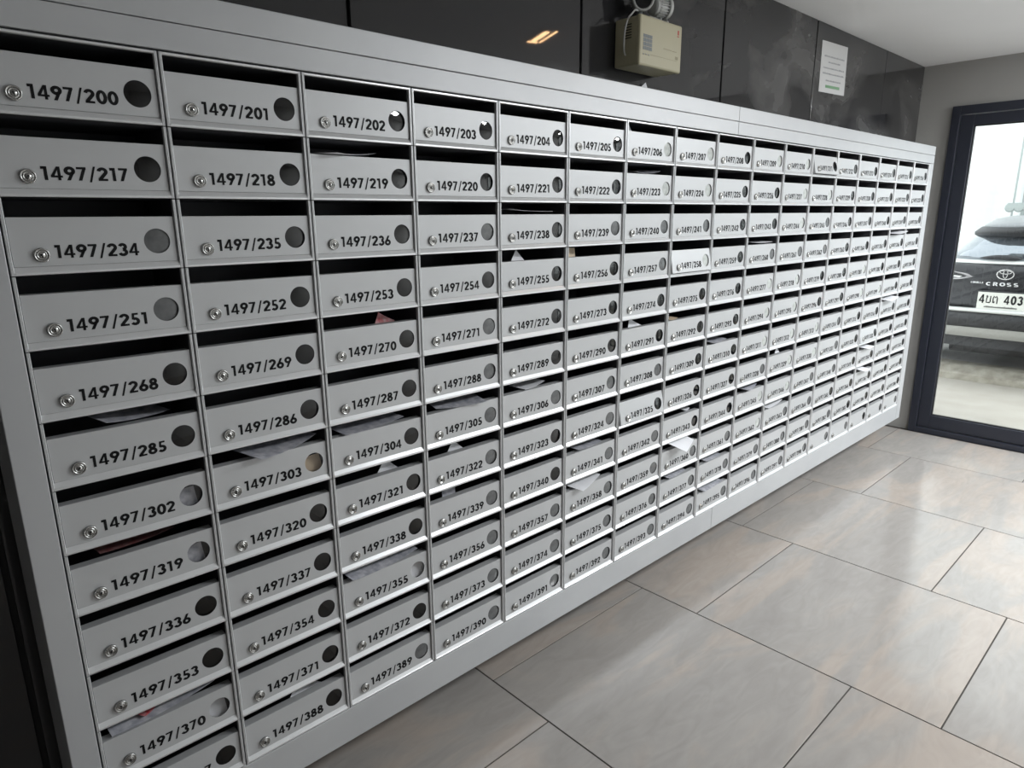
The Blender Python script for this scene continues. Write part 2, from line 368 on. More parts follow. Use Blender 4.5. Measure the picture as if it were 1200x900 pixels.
# casing, door, lock, window: one mesh each, shared by every mailbox
G = .0014
def casing_mesh(top):
    b = MB(); x0, x1, z0, z1 = G, CW - G, 0.0008, CH - .0008; fw = .0052
    # thin sheet body (inside)
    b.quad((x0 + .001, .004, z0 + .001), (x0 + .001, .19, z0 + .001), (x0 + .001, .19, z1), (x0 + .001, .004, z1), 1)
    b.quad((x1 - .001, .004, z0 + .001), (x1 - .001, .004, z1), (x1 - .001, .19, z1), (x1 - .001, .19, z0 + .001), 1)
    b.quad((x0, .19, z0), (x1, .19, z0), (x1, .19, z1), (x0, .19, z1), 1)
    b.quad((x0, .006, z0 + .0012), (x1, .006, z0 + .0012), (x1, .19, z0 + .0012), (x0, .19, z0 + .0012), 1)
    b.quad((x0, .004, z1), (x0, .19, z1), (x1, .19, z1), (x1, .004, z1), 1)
    # rolled front edges
    sec = [(.008, 0), (.001, 0), (0, .0010), (0, .0018), (.0012, .0026), (0, .0034), (0, fw - .001), (.001, fw), (.008, fw)]
    b.prism([(x0 + q, p) for p, q in sec], 0, 'z', z0, z1); b.prism([(x1 - q, p) for p, q in sec], 0, 'z', z0, z1)
    # bottom bar
    b.prism([(.008, z0), (.001, z0), (0, z0 + .001), (0, z0 + .0042), (.001, z0 + .0052), (.008, z0 + .0052)], 0, 'x', x0 + fw, x1 - fw)
    # sloping ledge below the door
    b.prism([(.0006, z0 + .0050), (.0055, z0 + .0128), (.0070, z0 + .0128), (.0070, z0 + .0045), (.0008, z0 + .0045)], 3, 'x', x0 + fw, x1 - fw)
    if top: b.prism([(.008, z1), (.001, z1), (0, z1 - .001), (0, z1 - .0035), (.001, z1 - .0045), (.008, z1 - .0045)], 0, 'x', x0 + fw, x1 - fw)
    return b.mesh('casing', [STEEL, INSIDE, PAINT, LEDGE_LIT])
HX, HZ, HR = .2215, CH - .0725, .0215          # viewing hole
DX0, DX1, DZ0, DZ1 = .0078, CW - .0078, .0140, .0908
def door_mesh():
    """origin at the top front edge, local z down to -(DZ1-DZ0)"""
    b = MB(); y = 0.0; th = .0012; n = 40
    hz = HZ - DZ1; z0 = DZ0 - DZ1; z1 = 0
    xa, xb = HX - .026, HX + .026
    cir = []; per = []
    for k in range(n):
        a = 2 * PI * (k + .5) / n; c, s = math.cos(a), math.sin(a)
        cir.append((HX + HR * c, hz + HR * s))
        tx = (xb - HX) / c if c > 1e-6 else ((xa - HX) / c if c < -1e-6 else 9e9)
        tz = (z1 - hz) / s if s > 1e-6 else ((z0 - hz) / s if s < -1e-6 else 9e9)
        t = min(tx, tz); per.append([HX + t * c, hz + t * s])
    for cx_, cz_ in ((xa, z0), (xa, z1), (xb, z0), (xb, z1)):     # snap nearest perimeter points to the corners
        j = min(range(n), key=lambda k: (per[k][0] - cx_) ** 2 + (per[k][1] - cz_) ** 2); per[j] = [cx_, cz_]
    for yy in (y, y + th):
        vs = [(p[0], yy, p[1]) for p in cir] + [(p[0], yy, p[1]) for p in per]
        b.add(vs, [(k, (k + 1) % n, n + (k + 1) % n, n + k) for k in range(n)])
        b.quad((DX0, yy, z0), (xa, yy, z0), (xa, yy, z1), (DX0, yy, z1)); b.quad((xb, yy, z0), (DX1, yy, z0), (DX1, yy, z1), (xb, yy, z1))
    b.add([(p[0], y, p[1]) for p in cir] + [(p[0], y + th, p[1]) for p in cir], [(k, n + k, n + (k + 1) % n, (k + 1) % n) for k in range(n)], 1)
    # returns: rolled top edge and lip running back, bottom and sides
    b.prism([(0, -.001), (.0003, .0004), (.0012, .0008), (.021, .0006), (.021, -.0006), (.0012, -.0004)], 0, 'x', DX0, DX1)
    b.box(DX0, DX1, th, .007, z0, z0 + .0012); b.box(DX0, DX0 + .0012, th, .012, z0, -.006); b.box(DX1 - .0012, DX1, th, .012, z0, -.006)
    return b.mesh('door', [PAINT, BLACK])
def lock_mesh():
    b = MB(); r = .0116
    b.lathe([(r, 0), (r, .0032), (r * .95, .0046), (r * .80, .0050), (r * .74, .0036), (r * .66, .0036), (r * .62, .0046), (r * .50, .0048), (r * .46, .0038), (r * .40, .0038), (r * .36, .0044), (.0001, .0044)], (0, 0, 0), (0, -1, 0), 28, 0, True)
    kh = [(-.0009, -.0045), (.0009, -.0045), (.0013, -.0005), (.0019, .0010), (.0010, .0024), (-.0010, .0024), (-.0019, .0010), (-.0013, -.0005)]
    b.prism([(p[0], p[1]) for p in kh], 1, 'y', -.0052, -.0030)
    me = b.mesh('lock', [CHROME, BLACK]); return me
def disc_mesh():
    b = MB(); n = 28; vs = [(0, -.0012, 0)]; 
    for rr, yy in ((.011, -.0009), (.0222, 0)):
        vs += [(rr * math.cos(2 * PI * k / n), yy, rr * math.sin(2 * PI * k / n)) for k in range(n)]
    fs = [(0, 1 + (k + 1) % n, 1 + k) for k in range(n)] + [(1 + k, 1 + (k + 1) % n, 1 + n + (k + 1) % n, 1 + n + k) for k in range(n)]
    b.add(vs, fs, 0, True)
    me = b.mesh('viewing_window', [W_CLEAR], fix=False)
    if me.polygons[0].normal.y > 0: me.flip_normals()
    return me
CAS, CAST, DOOR, LOCK, DISC = casing_mesh(False), casing_mesh(True), door_mesh(), lock_mesh(), disc_mesh()
pale = {206, 207, 209, 210, 223, 224, 227, 228, 244, 258, 277, 278, 281, 294, 311, 312, 295, 298, 299, 313, 329, 330, 345, 346, 362}
grey = {234, 251, 237, 240, 241, 239, 245, 257, 260, 261, 262, 271, 288, 305, 306, 307, 308, 322, 324, 339, 341, 342, 347, 356, 357, 358, 359, 360, 361, 363, 364, 373, 374, 375, 376,
        377, 378, 379, 380, 381, 382, 389, 390, 391, 392, 393, 394, 395, 396, 397, 398, 328, 348, 314, 331, 399, 400, 402, 403}
ajar = {258: .15, 325: .17, 211: .20, 333: .13}
ords = ['first', 'second', 'third', 'fourth', 'fifth', 'sixth', 'seventh', 'eighth', 'ninth', 'tenth', 'eleventh', 'twelfth',
        'thirteenth', 'fourteenth', 'fifteenth', 'sixteenth', 'seventeenth']
def where(num):
    r, c = divmod(num - 200, 17)
    return '%s row, %s column' % ('top' if r == 0 else 'bottom' if r == 11 else ords[r], 'leftmost' if c == 0 else 'rightmost' if c == 16 else ords[c])
for r in range(NR):
    for c in range(NC):
        num = 200 + 17 * r + c
        t = empty('mailbox', (c * CW, 0, ZT - (r + 1) * CH))
        if num >= 399:
            lab = 'unnumbered grey steel mailbox in the bottom row, %s to the right of mailbox 1497/398' % ords[num - 399]
        elif num in ajar: lab = 'grey mailbox numbered 1497/%d, door tilted out, %s' % (num, where(num))
        elif num in pale: lab = 'grey mailbox numbered 1497/%d, pale round window, %s' % (num, where(num))
        elif num in grey: lab = 'grey mailbox numbered 1497/%d, dusty grey window, %s' % (num, where(num))
        else: lab = 'grey mailbox numbered 1497/%d, dark round window, %s' % (num, where(num))
        tag(t, lab, 'mailbox', 'numbered mailboxes in the wall block')
        link('casing', CAST if r == 0 else CAS, t)
        d = link('door', DOOR, t, (0, .0052, DZ1))
        a = ajar.get(num, 0)
        d.rotation_euler = (-a if a else rnd.uniform(-.006, .002), 0, 0)
        k = link('lock', LOCK, d, (.0465, 0, -.0588)); k.rotation_euler = (0, rnd.uniform(-.5, .5), 0)
        v = link('viewing_window', DISC, d, (HX, .0030, HZ - DZ1)); v.rotation_euler = (rnd.uniform(-.04, .04) * (.2 if r < 2 else 1), 0, rnd.uniform(-.06, .06))
        wm = W_OPEN if num in (303, 355, 370, 302, 319) else W_PALE if num in pale else W_GREY if num in grey else None
        if wm:
            v.material_slots[0].link = 'OBJECT'; v.material_slots[0].material = wm
            v['label'] = 'round window with painted pale reflection' if num in pale else 'dusty grey round window' if num in grey else 'clear round window'
        if num < 399:
            o = link('number', text_mesh('1497/%d' % num, .1275, .0212), d, (.0645 + rnd.uniform(-.001, .001), -.0004, -.0641 + rnd.uniform(-.0008, .0008)))
            o.rotation_euler = (0, rnd.uniform(-.012, .006), 0)

# ------------------------------------------------------------------ letters and leaflets in the slots
def sheet(wd, dp, curl=.004, fold=0.0, n=8):
    """a slightly curled sheet in the x-y plane, centred, with thickness"""
    b = MB(); th = .0005; vs = []; 
    for s in (0, 1):
        for j in range(n + 1):
            for i in range(n + 1):
                u, v = i / n - .5, j / n - .5
                vs.append((u * wd, v * dp, curl * (4 * u * u - .5) + fold * v * abs(v) * 4 * .01 + s * th))
    m_ = (n + 1) ** 2
    fs = []
    for j in range(n):
        for i in range(n):
            a = j * (n + 1) + i; fs.append((a, a + n + 1, a + n + 2, a + 1)); fs.append((m_ + a, m_ + a + 1, m_ + a + n + 2, m_ + a + n + 1))
    for i in range(n):
        for a, bb in ((i, i + 1), ((n) * (n + 1) + i + 1, n * (n + 1) + i), ((i + 1) * (n + 1), i * (n + 1)), (i * (n + 1) + n, (i + 1) * (n + 1) + n)):
            fs.append((a, bb, m_ + bb, m_ + a))
    b.add(vs, fs, 0, False); return b
def mail(num, kind, x, size=(.11, .08), rot=(0, 0, 0), m=PAPER, lab='white envelope', dy=0, dz=0, cat='envelope', name='envelope', curl=.004):
    """x: position across the box in metres"""
    r, c = divmod(num - 200, 17); ox, oz = c * CW, ZT - (r + 1) * CH
    o = sheet(size[0], size[1], curl).build(name, m)
    if kind == 'corner':                       # stands in the box, one corner up in the slot
        o.rotation_euler = (rot[0] + PI / 2 - .18, rot[1], rot[2]); bpy.context.view_layer.update()
        top = max((o.matrix_world @ v.co).z for v in o.data.vertices)
        o.location = (ox + x, .046 + dy * .3, oz + .1185 + dz * .6 - top)
        what = 'poking up from mailbox'
    else:                                      # lies in the slot on the door lip
        o.rotation_euler = rot; bpy.context.view_layer.update()
        co = [o.matrix_world @ v.co for v in o.data.vertices]; lo, hi = min(c.z for c in co), max(c.z for c in co)
        wx = max(c.x for c in co) - min(c.x for c in co)
        if hi - lo > .0265: print('THICK', num, hi - lo)
        x = min(max(x, .0085 + wx / 2), CW - .0085 - wx / 2)
        o.location = (ox + x, .046 + dy, oz + .0932 - lo + max(0, min(dz, .1205 - .0932 - (hi - lo))))
        what = 'in the slot of mailbox'
    tag(o, '%s %s 1497/%d, %s' % (lab, what, num, where(num)), cat, 'letters and leaflets in the slots')
    return o
mail(219, 'flat', .10, (.16, .09), (.02, -.07, .5), lab='white folded letter', dz=-.004, dy=.005, cat='letter', name='letter')
mail(206, 'corner', .075, (.07, .07), (0, .62, .1), lab='small white leaflet', dz=.0, dy=-.01, cat='leaflet', name='leaflet')
mail(223, 'flat', .12, (.16, .08), (.10, -.05, .15), PAPER2, 'grey printed leaflet', dz=-.002, cat='leaflet', name='leaflet', curl=.006)
mail(238, 'flat', .13, (.15, .07), (.02, .04, -.1), lab='thin white letter', dz=.006, cat='letter', name='letter', curl=.002)
mail(255, 'corner', .115, (.10, .075), (0, .70, 0), lab='white envelope', dz=.003, dy=-.012)
mail(256, 'corner', .07, (.035, .09), (0, .08, .1), CREAM, 'narrow cream slip', cat='leaflet', name='leaflet', dz=-.001)
mail(260, 'flat', .13, (.17, .08), (.03, .02, -.05), lab='white letter', dz=.004, cat='letter', name='letter')
mail(270, 'corner', .18, (.05, .07), (0, .5, 0), REDP, 'small red leaflet', dz=-.008, cat='leaflet', name='leaflet')
mail(291, 'corner', .13, (.09, .075), (0, .42, 0), lab='white envelope', dz=-.001, dy=-.01)
mail(292, 'flat', .05, (.06, .07), (.05, .0, .05), CREAM, 'small tan card', dz=.0, cat='leaflet', name='leaflet')
mail(285, 'flat', .14, (.13, .09), (.12, .08, .4), PAPER2, 'dark printed leaflet', dz=-.006, dy=.02, cat='leaflet', name='leaflet')
mail(303, 'flat', .15, (.16, .10), (.10, -.05, .35), PAPER2, 'crumpled printed leaflet', dz=-.004, cat='leaflet', name='leaflet', curl=.008)
mail(304, 'flat', .12, (.17, .08), (.05, -.03, .1), PAPER2, 'grey magazine', dz=-.003, cat='magazine', name='magazine')
mail(305, 'flat', .13, (.15, .09), (.07, .02, -.2), PAPER2, 'grey printed flyer', dz=-.003, cat='leaflet', name='leaflet')
mail(306, 'flat', .14, (.10, .06), (.05, -.06, .2), lab='thin white slip', dz=-.002, cat='leaflet', name='leaflet')
mail(310, 'flat', .11, (.15, .08), (.08, .03, .2), PAPER2, 'pale folded leaflet', dz=-.002, cat='leaflet', name='leaflet')
mail(319, 'flat', .12, (.14, .07), (.10, .02, .2), DULLRED, 'dull red leaflet', dz=-.006, dy=.025, cat='leaflet', name='leaflet')
mail(321, 'corner', .17, (.07, .07), (0, .75, 0), lab='white envelope', dz=-.003, dy=-.012)
mail(322, 'corner', .12, (.05, .06), (0, .75, 0), lab='tiny white envelope', dz=-.008, dy=-.012)
mail(339, 'corner', .10, (.045, .07), (0, .1, 0), PAPER2, 'grey printed card', dz=-.003, cat='leaflet', name='leaflet')
mail(355, 'flat', .125, (.20, .09), (.12, -.03, .08), PAPER2, 'large grey printed magazine', dz=-.001, dy=.002, cat='magazine', name='magazine', curl=.008)
mail(358, 'flat', .11, (.14, .09), (.12, -.06, .3), lab='white letter', dz=.000, dy=-.010, cat='letter', name='letter')
mail(341, 'flat', .13, (.13, .07), (.04, .02, .1), PAPER2, 'grey printed flyer', dz=-.002, cat='leaflet', name='leaflet')
mail(360, 'flat', .12, (.12, .10), (.32, -.10, .35), lab='white letter', dz=.003, dy=-.036, cat='letter', name='letter', curl=.006)
mail(370, 'flat', .12, (.20, .10), (.14, -.06, .07), PAPER2, 'printed leaflet', dz=-.004, dy=.016, cat='leaflet', name='leaflet', curl=.008)
mail(370, 'flat', .085, (.035, .05), (.14, -.06, .6), REDP, 'small red leaflet', dz=.004, dy=.0, cat='leaflet', name='leaflet')
mail(388, 'corner', .165, (.08, .07), (0, .6, 0), lab='white envelope', dz=-.004, dy=-.012)
mail(345, 'flat', .13, (.15, .09), (.08, .02, .25), PAPER2, 'crumpled grey flyer', dz=-.001, cat='leaflet', name='leaflet', curl=.012)
mail(343, 'flat', .19, (.05, .05), (.08, .02, .25), lab='small white slip', dz=-.003, cat='leaflet', name='leaflet')
mail(363, 'flat', .13, (.17, .07), (.02, -.03, .1), lab='thin white letter', dz=.002, cat='letter', name='letter')
mail(377, 'flat', .13, (.13, .07), (.08, .02, .1), PAPER2, 'grey printed flyer', dz=-.001, cat='leaflet', name='leaflet')
mail(378, 'flat', .13, (.13, .07), (.08, .02, .1), PAPER2, 'grey printed flyer', dz=-.001, cat='leaflet', name='leaflet')
mail(395, 'flat', .13, (.17, .09), (.08, .02, .1), PAPER2, 'grey printed flyer', dz=-.001, cat='leaflet', name='leaflet')
mail(280, 'corner', .07, (.08, .06), (0, .35, 0), lab='white envelope', dz=0, dy=-.012)
mail(266, 'flat', .10, (.22, .09), (.06, -.05, .1), lab='white letter', dz=.006, dy=-.030, cat='letter', name='letter')
mail(329, 'corner', .17, (.08, .06), (0, .7, 0), lab='white envelope', dz=0, dy=-.02)
mail(317, 'flat', .13, (.18, .09), (.10, -.05, .1), lab='white letter', dz=.004, dy=-.03, cat='letter', name='letter')
mail(346, 'corner', .07, (.05, .06), (0, .1, 0), lab='small white envelope', dz=-.003, dy=-.012)
mail(350, 'flat', .13, (.15, .09), (.10, .05, .1), lab='white letter', dz=.002, dy=-.02, cat='letter', name='letter')
mail(352, 'corner', .12, (.08, .06), (0, .3, 0), lab='white envelope', dz=.002, dy=-.012)
mail(215, 'corner', .10, (.05, .05), (0, .75, 0), lab='small white envelope', dz=.0, dy=-.012)
mail(367, 'flat', .10, (.12, .08), (.14, .05, .1), lab='white letter', dz=.002, dy=-.032, cat='letter', name='letter')
# beige card behind the window of 303, pale card behind that of 355, the others added to imitate reflections
def card(num, m, lab, x=.21, zz=.045, wd=.07, hh=.05):
    r, c = divmod(num - 200, 17); b = sheet(wd, hh, .002); o = b.build('card', m)
    o.rotation_euler = (PI / 2 - .22, -.1, -.10); o.location = (c * CW + x, .022, ZT - (r + 1) * CH + zz - .012)
    tag(o, lab + ' behind the window of mailbox 1497/%d, %s' % (num, where(num)), 'card', 'cards behind the round windows')
card(303, CREAM, 'beige card'); card(370, PAPER, 'added white reflection sheet', .205); card(355, PAPER, 'added white reflection sheet', .215, .058); card(319, PAPER2, 'added grey reflection sheet', .2); card(302, PAPER2, 'added grey reflection sheet', .2)

# letter stuck behind the block, its corner above the top
b = sheet(.11, .08, .001); o = b.build('envelope', PAPER)
o.rotation_euler = (PI / 2, .98, 0); bpy.context.view_layer.update()
tip = max((o.matrix_world @ v.co for v in o.data.vertices), key=lambda c: c.z); o.location = (1.928 - tip.x, .2105, 1.893 - tip.z)
tag(o, 'white envelope wedged between the mailbox block and the wall below the emergency lamp', 'envelope')

# ------------------------------------------------------------------ emergency lamp
BEIGE = mat('beige_plastic', (0.40, 0.37, 0.25), .45, 0, .5)
LGREY = mat('light_grey_plastic', (.42, .43, .42), .4)
CABLE = mat('white_cable', (.55, .55, .53), .5)
RED = mat('red_mark', (.4, .04, .03), .5); GREYP = mat('grey_label', (.16, .18, .19), .5); FAINT = mat('faint_print', (.27, .24, .15), .5)
def emergency():
    X0, X1, Y0, Y1, Z0, Z1 = 1.757, 1.990, .112, .216, 1.916, 2.062
    t = empty('emergency_lamp', (1.873, .165, Z0)); tag(t, 'beige twin-head emergency lamp on the dark panelled wall above the mailboxes', 'lamp')
    T = lambda x, y, z: (x - 1.873, y - .165, z - Z0)
    def P(n, b, m, par=t):
        for i, v in enumerate(b.v): b.v[i] = T(*v)
        return b.build(n, m, par)
    b = MB(); b.bbox(X0, X1, Y0 + .012, Y1, Z0, Z1, .006); hs = P('housing', b, BEIGE)
    b = MB(); b.bbox(X0 - .002, X1 + .002, Y0, Y0 + .018, Z0 - .002, Z1 + .002, .006); fp = P('front_cover', b, BEIGE)
    fy = Y0 - .0006
    b = MB()
    for k in range(6): b.box(X0 - .0008, X0 + .002, Y0 + .035, Y0 + .065, Z1 - .024 - k * .008, Z1 - .021 - k * .008)
    P('vent_slots', b, BLACK)
    b = MB()
    for i in range(4):
        for j in range(4): b.box(X0 + .016 + i * .0125, X0 + .027 + i * .0125, fy, fy + .001, Z0 + .045 + j * .012, Z0 + .0555 + j * .012)
    P('indicator_label', b, GREYP)
    b = MB(); b.box(X1 - .026, X1 - .018, fy, fy + .001, Z1 - .030, Z1 - .016); b.box(X1 - .027, X1 - .017, fy, fy + .001, Z1 - .036, Z1 - .033); P('maker_mark', b, RED)
    b = MB(); b.box(X0 + .06, X1 - .02, fy, fy + .001, Z0 + .034, Z0 + .0348); b.box(X0 + .13, X0 + .175, fy, fy + .001, Z0 + .062, Z0 + .064); b.box(X0 + .18, X0 + .205, fy, fy + .001, Z0 + .061, Z0 + .063)
    for k in range(3): b.box(X1 - .034 + k * .006, X1 - .031 + k * .006, fy, fy + .001, Z0 + .038, Z0 + .048)
    P('fine_print', b, FAINT)
    b = MB()
    for k in range(3): b.lathe([(.0028, 0), (.0028, .002), (.001, .003)], (X0 + .020 + k * .014, fy + .001, Z0 + .032), (0, -1, 0), 12)
    P('test_buttons', b, LGREY)
    # left head: a round reflector facing the camera side
    def head(x, z, ax, n1, lens):
        ax = Vector(ax).normalized(); o = Vector((x, .155, z))
        b = MB(); b.lathe([(.020, -.046), (.026, -.042), (.028, -.030)], o, ax, 32)
        b.lathe([(.0265, -.030), (.0265, .010)], o, ax, 28)
        uu = ax.cross(Vector((0, 0, 1))).normalized(); vv = ax.cross(uu)
        for k in range(22):
            a = 2 * PI * k / 22; rd = uu * math.cos(a) + vv * math.sin(a); sd = ax.cross(rd)
            p8 = [o + rd * q + sd * e * .0014 + ax * h_ for h_ in (-.030, .009) for q in (.025, .0315) for e in (-1, 1)]
            b.add(p8, [(0, 2, 3, 1), (4, 5, 7, 6), (0, 1, 5, 4), (2, 6, 7, 3), (0, 4, 6, 2), (1, 3, 7, 5)])
        b.lathe([(.033, .008), (.036, .010), (.036, .022), (.033, .024), (.029, .0235), (.027, .012), (.010, .004), (.0001, .003)], o, ax, 36)
        hd = P(n1, b, LGREY)
        b = MB(); b.lathe([(.0285, .0195), (.0285, .0210)], o, ax, 32); P('lens', b, glassy('lens', (.35, .36, .38), rough=.02), hd)
        b = MB(); b.tube([(x, .16, z - .03), (x, .165, Z1 + .008), (x, .165, Z1 - .002)], .009); b.box(x - .016, x + .016, .145, .185, Z1, Z1 + .010); P('head_bracket', b, GREYP if lens else LGREY, hd)
    head(1.815, 2.122, (-.75, -1, -.18), 'lamp_head', 1)
    head(1.925, 2.118, (1, -.10, .05), 'lamp_head', 0)
    b = MB(); pts = []
    for i in range(15):
        a = i / 14; pts.append((X0 - .002 - .016 * math.sin(PI * a) ** .6, .15 + .02 * a, Z1 + .004 - a * .115 + .012 * math.sin(PI * a)))
    pts = [(1.80, .155, Z1 + .025), (1.775, .15, Z1 + .022)] + pts + [(X0 + .004, .168, Z1 - .112)]
    b.tube(pts, .0028); P('cable', b, CABLE)
    b = MB(); b.tube([(1.84, .14, Z1 + .012), (1.88, .135, Z1 + .008), (1.925, .135, Z1 + .006), (1.945, .14, Z1 + .012), (1.94, .15, Z1 + .03)], .003); P('cable', b, CABLE)
emergency()

# ------------------------------------------------------------------ notice on the wall
t = empty('paper_notice', (3.34, YB, 2.02)); tag(t, 'white paper notice with grey lines and one green line taped to the dark wall', 'notice')
t.rotation_euler = (0, -.035, 0)
b = MB(); b.box(0, .302, -.0020, -.0004, .0, .228); b.build('sheet', mat('notice_paper', (.60, .60, .60), .5), t)
GLY = mat('grey_print', (.22, .23, .25), .5); GRN = mat('green_print', (.08, .30, .10), .5)
b = MB(); rr = random.Random(3)
for z, x0, x1 in ((.160, .035, .27), (.135, .085, .225), (.108, .03, .27), (.083, .03, .275), (.052, .07, .24)):
    x = x0
    while x < x1:
        wdt = rr.uniform(.004, .008); b.quad((x, -.0023, z), (x + wdt, -.0023, z), (x + wdt, -.0023, z + rr.uniform(.004, .009)), (x, -.0023, z + .006)); x += wdt + rr.uniform(.002, .004)
b.build('print_lines', GLY, t)
b = MB(); x = .07
while x < .235:
    b.quad((x, -.0023, .022), (x + .007, -.0023, .022), (x + .007, -.0023, .036), (x, -.0023, .035)); x += .010
b.build('green_line', GRN, t)['label'] = 'green line of print'

# ------------------------------------------------------------------ outside
CONC = mat('pale_concrete', (.34, .315, .28), .8, noise=(4, (.40, .375, .34)), bump=(30, .4))
CONC2 = mat('parking_concrete', (.30, .30, .29), .8, noise=(3, (.38, .37, .36)), bump=(30, .4))
KERB = mat('kerb_stone', (.36, .34, .29), .85, noise=(12, (.20, .18, .15)))
b = MB(); b.box(XE + .10, 6.76, -9, 9, -.15, -.012); b.box(XL, XE + .10, -9, YF - .2, -.15, -.012); tag(b.build('ground', CONC), kind='structure')
b = MB(); b.box(7.06, 22, -9, 9, -.15, .095); tag(b.build('parking_floor', CONC2), kind='structure')
kb = MB(); kb.prism([(6.76, -.15), (6.76, .04), (6.78, .055), (6.86, .095), (6.90, .105), (7.06, .105), (7.06, -.15)], 0, 'y', -9, 9)
kk = kb.build('kerb', KERB); tag(kk, kind='structure')
WHITEW = mat('white_render', (.80, .82, .82), .8, bump=(10, .2))
b = MB(); b.box(11.5, 16, 1.36, 9, .095, 9); b.box(12.6, 16, -9, 1.36, .095, 9)
bd = empty('building', (13, 0, .095)); tag(bd, 'white rendered building behind the parked car', 'building')
for i, v in enumerate(b.v): b.v[i] = (v[0] - 13, v[1], v[2] - .095)
b.build('wall', WHITEW, bd)
SHUT = mat('grey_green_metal', (.30, .34, .33), .5)
b = MB(); b.box(-.43, -.40, .10, 1.04, 1.25, 2.3); wf = b.build('window', SHUT, bd)
b = MB(); b.box(-.44, -.43, .15, .99, 1.30, 2.25); b.build('pane', mat('dark_pane', (.05, .06, .06), .1), wf)
# scalloped awning on a thin pole next to the window
t = empty('awning', (11.2, .88, .095)); tag(t, 'pale grey scalloped awning on a thin pole behind the car', 'awning')
b = MB(); b.tube([(0, 0, 0), (0, 0, 2.9)], .012); b.build('pole', SHUT, t)
b = MB()
for k in range(9):
    b.lathe([(.0001, -.02), (.05, -.018), (.062, 0), (.05, .018), (.0001, .02)], (0, .03 - k * .10, 1.41), (1, 0, 0), 16)
b.box(-.02, .02, -.83, .06, 1.41, 1.47); b.build('scalloped_edge', mat('pale_awning', (.34, .38, .37), .7), t)

